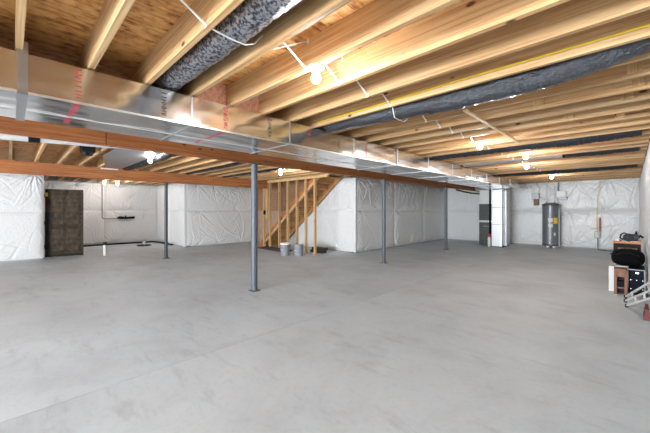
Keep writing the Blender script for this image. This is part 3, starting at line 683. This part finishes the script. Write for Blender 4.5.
put('relief_pipe', MB().tube([(hx+.28, hy-.10, 1.50), (hx+.285, hy-.12, 1.48), (hx+.285, hy-.12, .06)], .014, 8), M_PVC, t, smooth=True)
for xx, zt in ((hx-.12, 2.5), (hx+.12, 2.3)):
    put('water_pipe', MB().tube([(xx, hy, 1.69), (xx, hy, zt), (xx, hy+.05, zt+.06)], .014, 8), M_PVC, t, smooth=True)
put('pipe_nut', MB().lathe((hx-.12, hy, 1.69), [(.03, 0), (.03, .05)], 8), M_GREYBOX, t); put('pipe_nut', MB().lathe((hx+.12, hy, 1.69), [(.03, 0), (.03, .05)], 8), M_GREYBOX, t)
yw = YF-.17
t = thing('disconnect_box', (-2.73, yw, 1.64), 'grey electrical box with a brown lower half on the wall by the water heater', 'electrical box')
put('box_body', box(-2.84, -2.63, yw-.10, yw+.06, 1.87, 2.11), M_GREYBOX, t, bevel=.006); put('lower_box', box(-2.81, -2.65, yw-.08, yw+.06, 1.62, 1.869), M_BOXB, t, bevel=.006)
put('conduit', MB().tube([(-2.62, yw-.03, 1.95), (-2.55, yw-.04, 1.92), (-2.42, yw-.12, 1.86), (-2.36, yw-.2, 1.76)], .012, 8), M_WCAB, t, smooth=True)
put('feed_wire', MB().tube([(-2.64, yw-.02, 2.11), (-2.63, yw-.02, 2.3), (-2.72, yw-.02, 2.48), (-2.73, yw-.02, 2.52)], .008, 6), M_GREYBOX, t, smooth=True)
t = thing('control_box', (-1.92, yw, 1.85), 'white control box on the wall right beside the heater pipes', 'electrical box')
put('cover', box(-2.05, -1.77, yw-.14, yw+.06, 1.93, 2.16), M_WHITE, t, bevel=.01); put('lower_tray', box(-2.0, -1.74, yw-.10, yw+.06, 1.83, 1.929), M_GREYBOX, t, bevel=.006)
put('feed_pipe', MB().tube([(-2.02, yw-.03, 2.16), (-2.02, yw-.03, 2.52)], .012, 8), M_GREYBOX, t)
t = thing('wall_outlet', (-.88, yw, .42), 'pale outlet box low on the far wall at the end of the yellow cable', 'outlet')
put('box_body', box(-.96, -.80, yw-.06, yw+.06, .42, .66), M_GREYBOX, t, bevel=.006); cp = put('cover_plate', box(-.94, -.84, yw-.07, yw-.061, .44, .65), M_GREEN, t)
for z in (.49, .58): put('socket', box(-.915, -.865, yw-.078, yw-.0705, z-.02, z+.02), M_PAPER, cp)
cable('yellow_cable', [(-.80, yw-.03, 2.52), (-.81, yw-.03, 2.3), (-.87, yw-.035, 1.9), (-.89, yw-.035, 1.3), (-.89, yw-.035, .66)], .008, M_YCAB, 'yellow electrical cable coming down the far wall to the outlet')
tag(put('wood_cleat', box(-.83, -.785, yw-.03, yw+.06, .66, 1.15), M_STRING), 'reddish wooden cleat on the far wall beside the yellow cable', 'wood strip')
tag(put('extension_cord', MB().tube([(-.86, yw-.05, .42), (-.86, yw-.07, .1), (-.84, yw-.12, .012), (-.6, yw-.35, .012), (-.35, yw-.30, .012), (-.3, yw-.9, .012), (-.5, yw-1.2, .012), (-.25, yw-1.6, .012), (-.1, yw-1.3, .012)], .011, 6), M_BLACK, smooth=True), 'dark cord trailing from the outlet across the floor', 'cord')
tag(put('wall_hook', MB().tube([(.10, 14.8, .50), (.11, 14.8, .62), (.12, 14.8, .72)], [.02, .035, .015], 8), M_BLACK, smooth=True), 'small black tool hanging in the far corner', 'tool')

# ------------------------------------------------------------------ things along the right wall
yb = 8.3
t = thing('work_bench', (-.03, yb+.3, 0), 'narrow dark wooden bench with an orange-brown top against the wall', 'bench')
bx0, bx1 = -.25, .13
for xx in (bx0, bx1-.05):
    for y in (yb, yb+.55): put('leg', box(xx, xx+.05, y, y+.05, 0, .78), M_DKWOOD, t)
put('apron', box(bx0+.05, bx1-.05, yb+.01, yb+.04, .70, .78), M_DKWOOD, t); put('top', box(bx0-.005, bx1+.005, yb-.02, yb+.62, .781, .82), M_TOPW, t, bevel=.004)
put('shelf', box(bx0+.051, bx1-.051, yb+.05, yb+.55, .60, .62), M_BWOOD, t)
tag(put('paper_stack', box(bx0+.06, bx1-.06, yb+.08, yb+.4, .621, .665), M_PAPER), 'pale papers lying on the bench shelf', 'papers')
t = thing('power_tool', (-.02, yb+.1, .82), 'blue-grey power tool with black handles lying on the bench top', 'tool')
put('motor_housing', MB().tube([(-.11, yb+.1, .895), (-.06, yb+.1, .90), (.06, yb+.1, .90), (.10, yb+.1, .895)], [.045, .072, .066, .05], 14), M_TOOL, t, smooth=True)
put('blade_guard', MB().tube([(-.04, yb+.03, .90), (-.04, yb+.055, .90)], .078, 18), M_BLACK, t, smooth=True)
put('blade_hub', MB().tube([(.0, yb+.02, .90), (.0, yb+.03, .90)], .04, 12), M_BLACK, t, smooth=True)
put('rear_handle', MB().tube([(-.11, yb+.08, .86), (-.155, yb+.08, .88), (-.145, yb+.08, .95), (-.10, yb+.08, .985), (-.06, yb+.08, .96)], .014, 8), M_BLACK, t, smooth=True)
put('front_grip', MB().tube([(.09, yb+.08, .89), (.12, yb+.08, .94), (.16, yb+.08, .90)], .022, 8), M_BLACK, t, smooth=True)
put('sole', box(-.13, .12, yb+.03, yb+.17, .8205, .832), M_GREYBOX, t)
t = tag(put('small_box', box(-.235, -.17, yb+.1, yb+.2, .8205, .86), M_PAPER), 'tiny white box on the bench top beside the power tool', 'box')
# cartons under the duffel
t = thing('white_carton', (-.2, 7.6, 0), 'white carton behind the brown open crate, under the black bag', 'box')
put('body', box(-.285, -.215, 7.42, 7.95, .001, .44), M_PAPER, t, bevel=.004); put('side_flap', box(-.215, -.05, 7.60, 7.95, .001, .44), M_PAPER, t, bevel=.004)
t = thing('wooden_crate', (-.12, 7.38, 0), 'tall brown wooden crate with an open dark front beside the black case', 'crate')
cy0, cy1 = 7.22, 7.40; c0, c1 = -.21, -.045
put('side_board', box(c0, c0+.038, cy0, cy1, 0, .40), M_BWOOD, t, bevel=.003); put('side_board', box(c1-.038, c1, cy0, cy1, 0, .40), M_BWOOD, t, bevel=.003)
put('top_board', MB().prism([(c0, .401), (c1, .401), (c1-.02, .435), (c0+.02, .435)], cy0-.005, cy1, 'y'), M_BWOOD, t); put('header', box(c0+.039, c1-.039, cy0, cy0+.02, .30, .40), M_BWOOD, t)
put('back_board', box(c0+.039, c1-.039, cy1-.015, cy1, 0, .299), M_BLACK, t); put('rail', box(c0+.039, c1-.039, cy0+.02, cy0+.04, .10, .125), M_BWOOD, t)
put('tray', box(c0+.04, c1-.04, cy0+.05, cy1-.02, .14, .22), M_BLUE, t)
t = thing('black_case', (.06, 7.5, 0), 'black navy hard case with metal rivets and a silver edge', 'case')
sh = put('shell', box(-.035, .165, 7.36, 7.9, 0, .44), M_BLUE, t, bevel=.012)
for x in (-.005, .065, .135):
    for z in (.10, .25): put('rivet', MB().lathe((x, 7.36, z), [(.006, -.005), (.006, .001)], 8, 'y'), M_SEAM, sh)
put('edge_trim', box(-.036, .166, 7.352, 7.36, .415, .43), M_GREYBOX, t); put('edge_trim', box(.150, .166, 7.352, 7.36, 0, .41), M_GREYBOX, t); put('latch', box(.05, .09, 7.345, 7.36, .36, .385), M_SEAM, sh)
# duffel bag: rounded, lying across the boxes
def duffel():
    mb = MB(); n, k = 28, 20; V = []
    for i in range(k+1):
        v = math.pi*i/k; 
        for j in range(n):
            a = 2*math.pi*j/n
            sx = math.copysign(abs(math.sin(v)*math.cos(a))**.7, math.cos(a)); sy = math.copysign(abs(math.sin(v)*math.sin(a))**.8, math.sin(a)); sz = math.copysign(abs(math.cos(v))**.8, math.cos(v))
            z = .145*sz
            if z < 0: z *= .95
            V.append((-.045+.215*sx, 7.66+.26*sy, .586+z+.006*math.sin(7*a)))
    return mb.add(V, [(i*n+j, (i+1)*n+j, (i+1)*n+(j+1) % n, i*n+(j+1) % n) for i in range(k) for j in range(n)])
t = thing('duffel_bag', (-.045, 7.66, .441), 'black rounded fabric bag lying on top of the cartons', 'bag')
put('body', duffel(), M_RUB, t, smooth=True)
put('zip_strap', MB().tube([(-.2, 7.45, .64), (-.1, 7.415, .69), (.0, 7.415, .69), (.1, 7.45, .64)], .008, 6), M_BLACK, t, smooth=True)
# folded white frame leaning on the wall
t = thing('folding_ladder', (0, 6.3, 0), 'white folded metal ladder with black rubber feet leaning on the right wall', 'ladder')
A = [((-.06, 6.62, .10), (.160, 5.0, .63)), ((-.06, 6.46, .07), (.163, 4.9, .555)), ((-.045, 6.30, .035), (.164, 4.8, .49))]
for a, b in A:
    put('rail', MB().bar(a, b, .016, .022), M_PVC, t)
    a = np.array(a); b = np.array(b); q = a+(a-b)/np.linalg.norm(a-b)*.045
    put('rubber_foot', MB().bar(a+(b-a)*.0005, q, .034, .042), M_BLACK, t)
def on(k, s): a, b = map(np.array, A[k]); return a+(b-a)*s
for s in (.12, .42, .75): put('rung', MB().bar(on(1, s), on(2, s), .018, .02), M_PVC, t)
put('hinge_plate', MB().bar(on(0, .30), on(1, .30), .02, .035), M_PVC, t)
put('foot_stand', MB().bar((-.06, 6.655, .0), (-.06, 6.655, .09), .02, .02), M_BLACK, t)
tag(put('red_tool_bag', MB().prism([(.115, 0), (.168, 0), (.165, .14), (.13, .15)], 5.75, 6.1, 'y'), plain('dusty red fabric', (.16,.05,.045), .8, var=.3, bscale=20)), 'dusty red bag on the floor under the white ladder', 'bag')
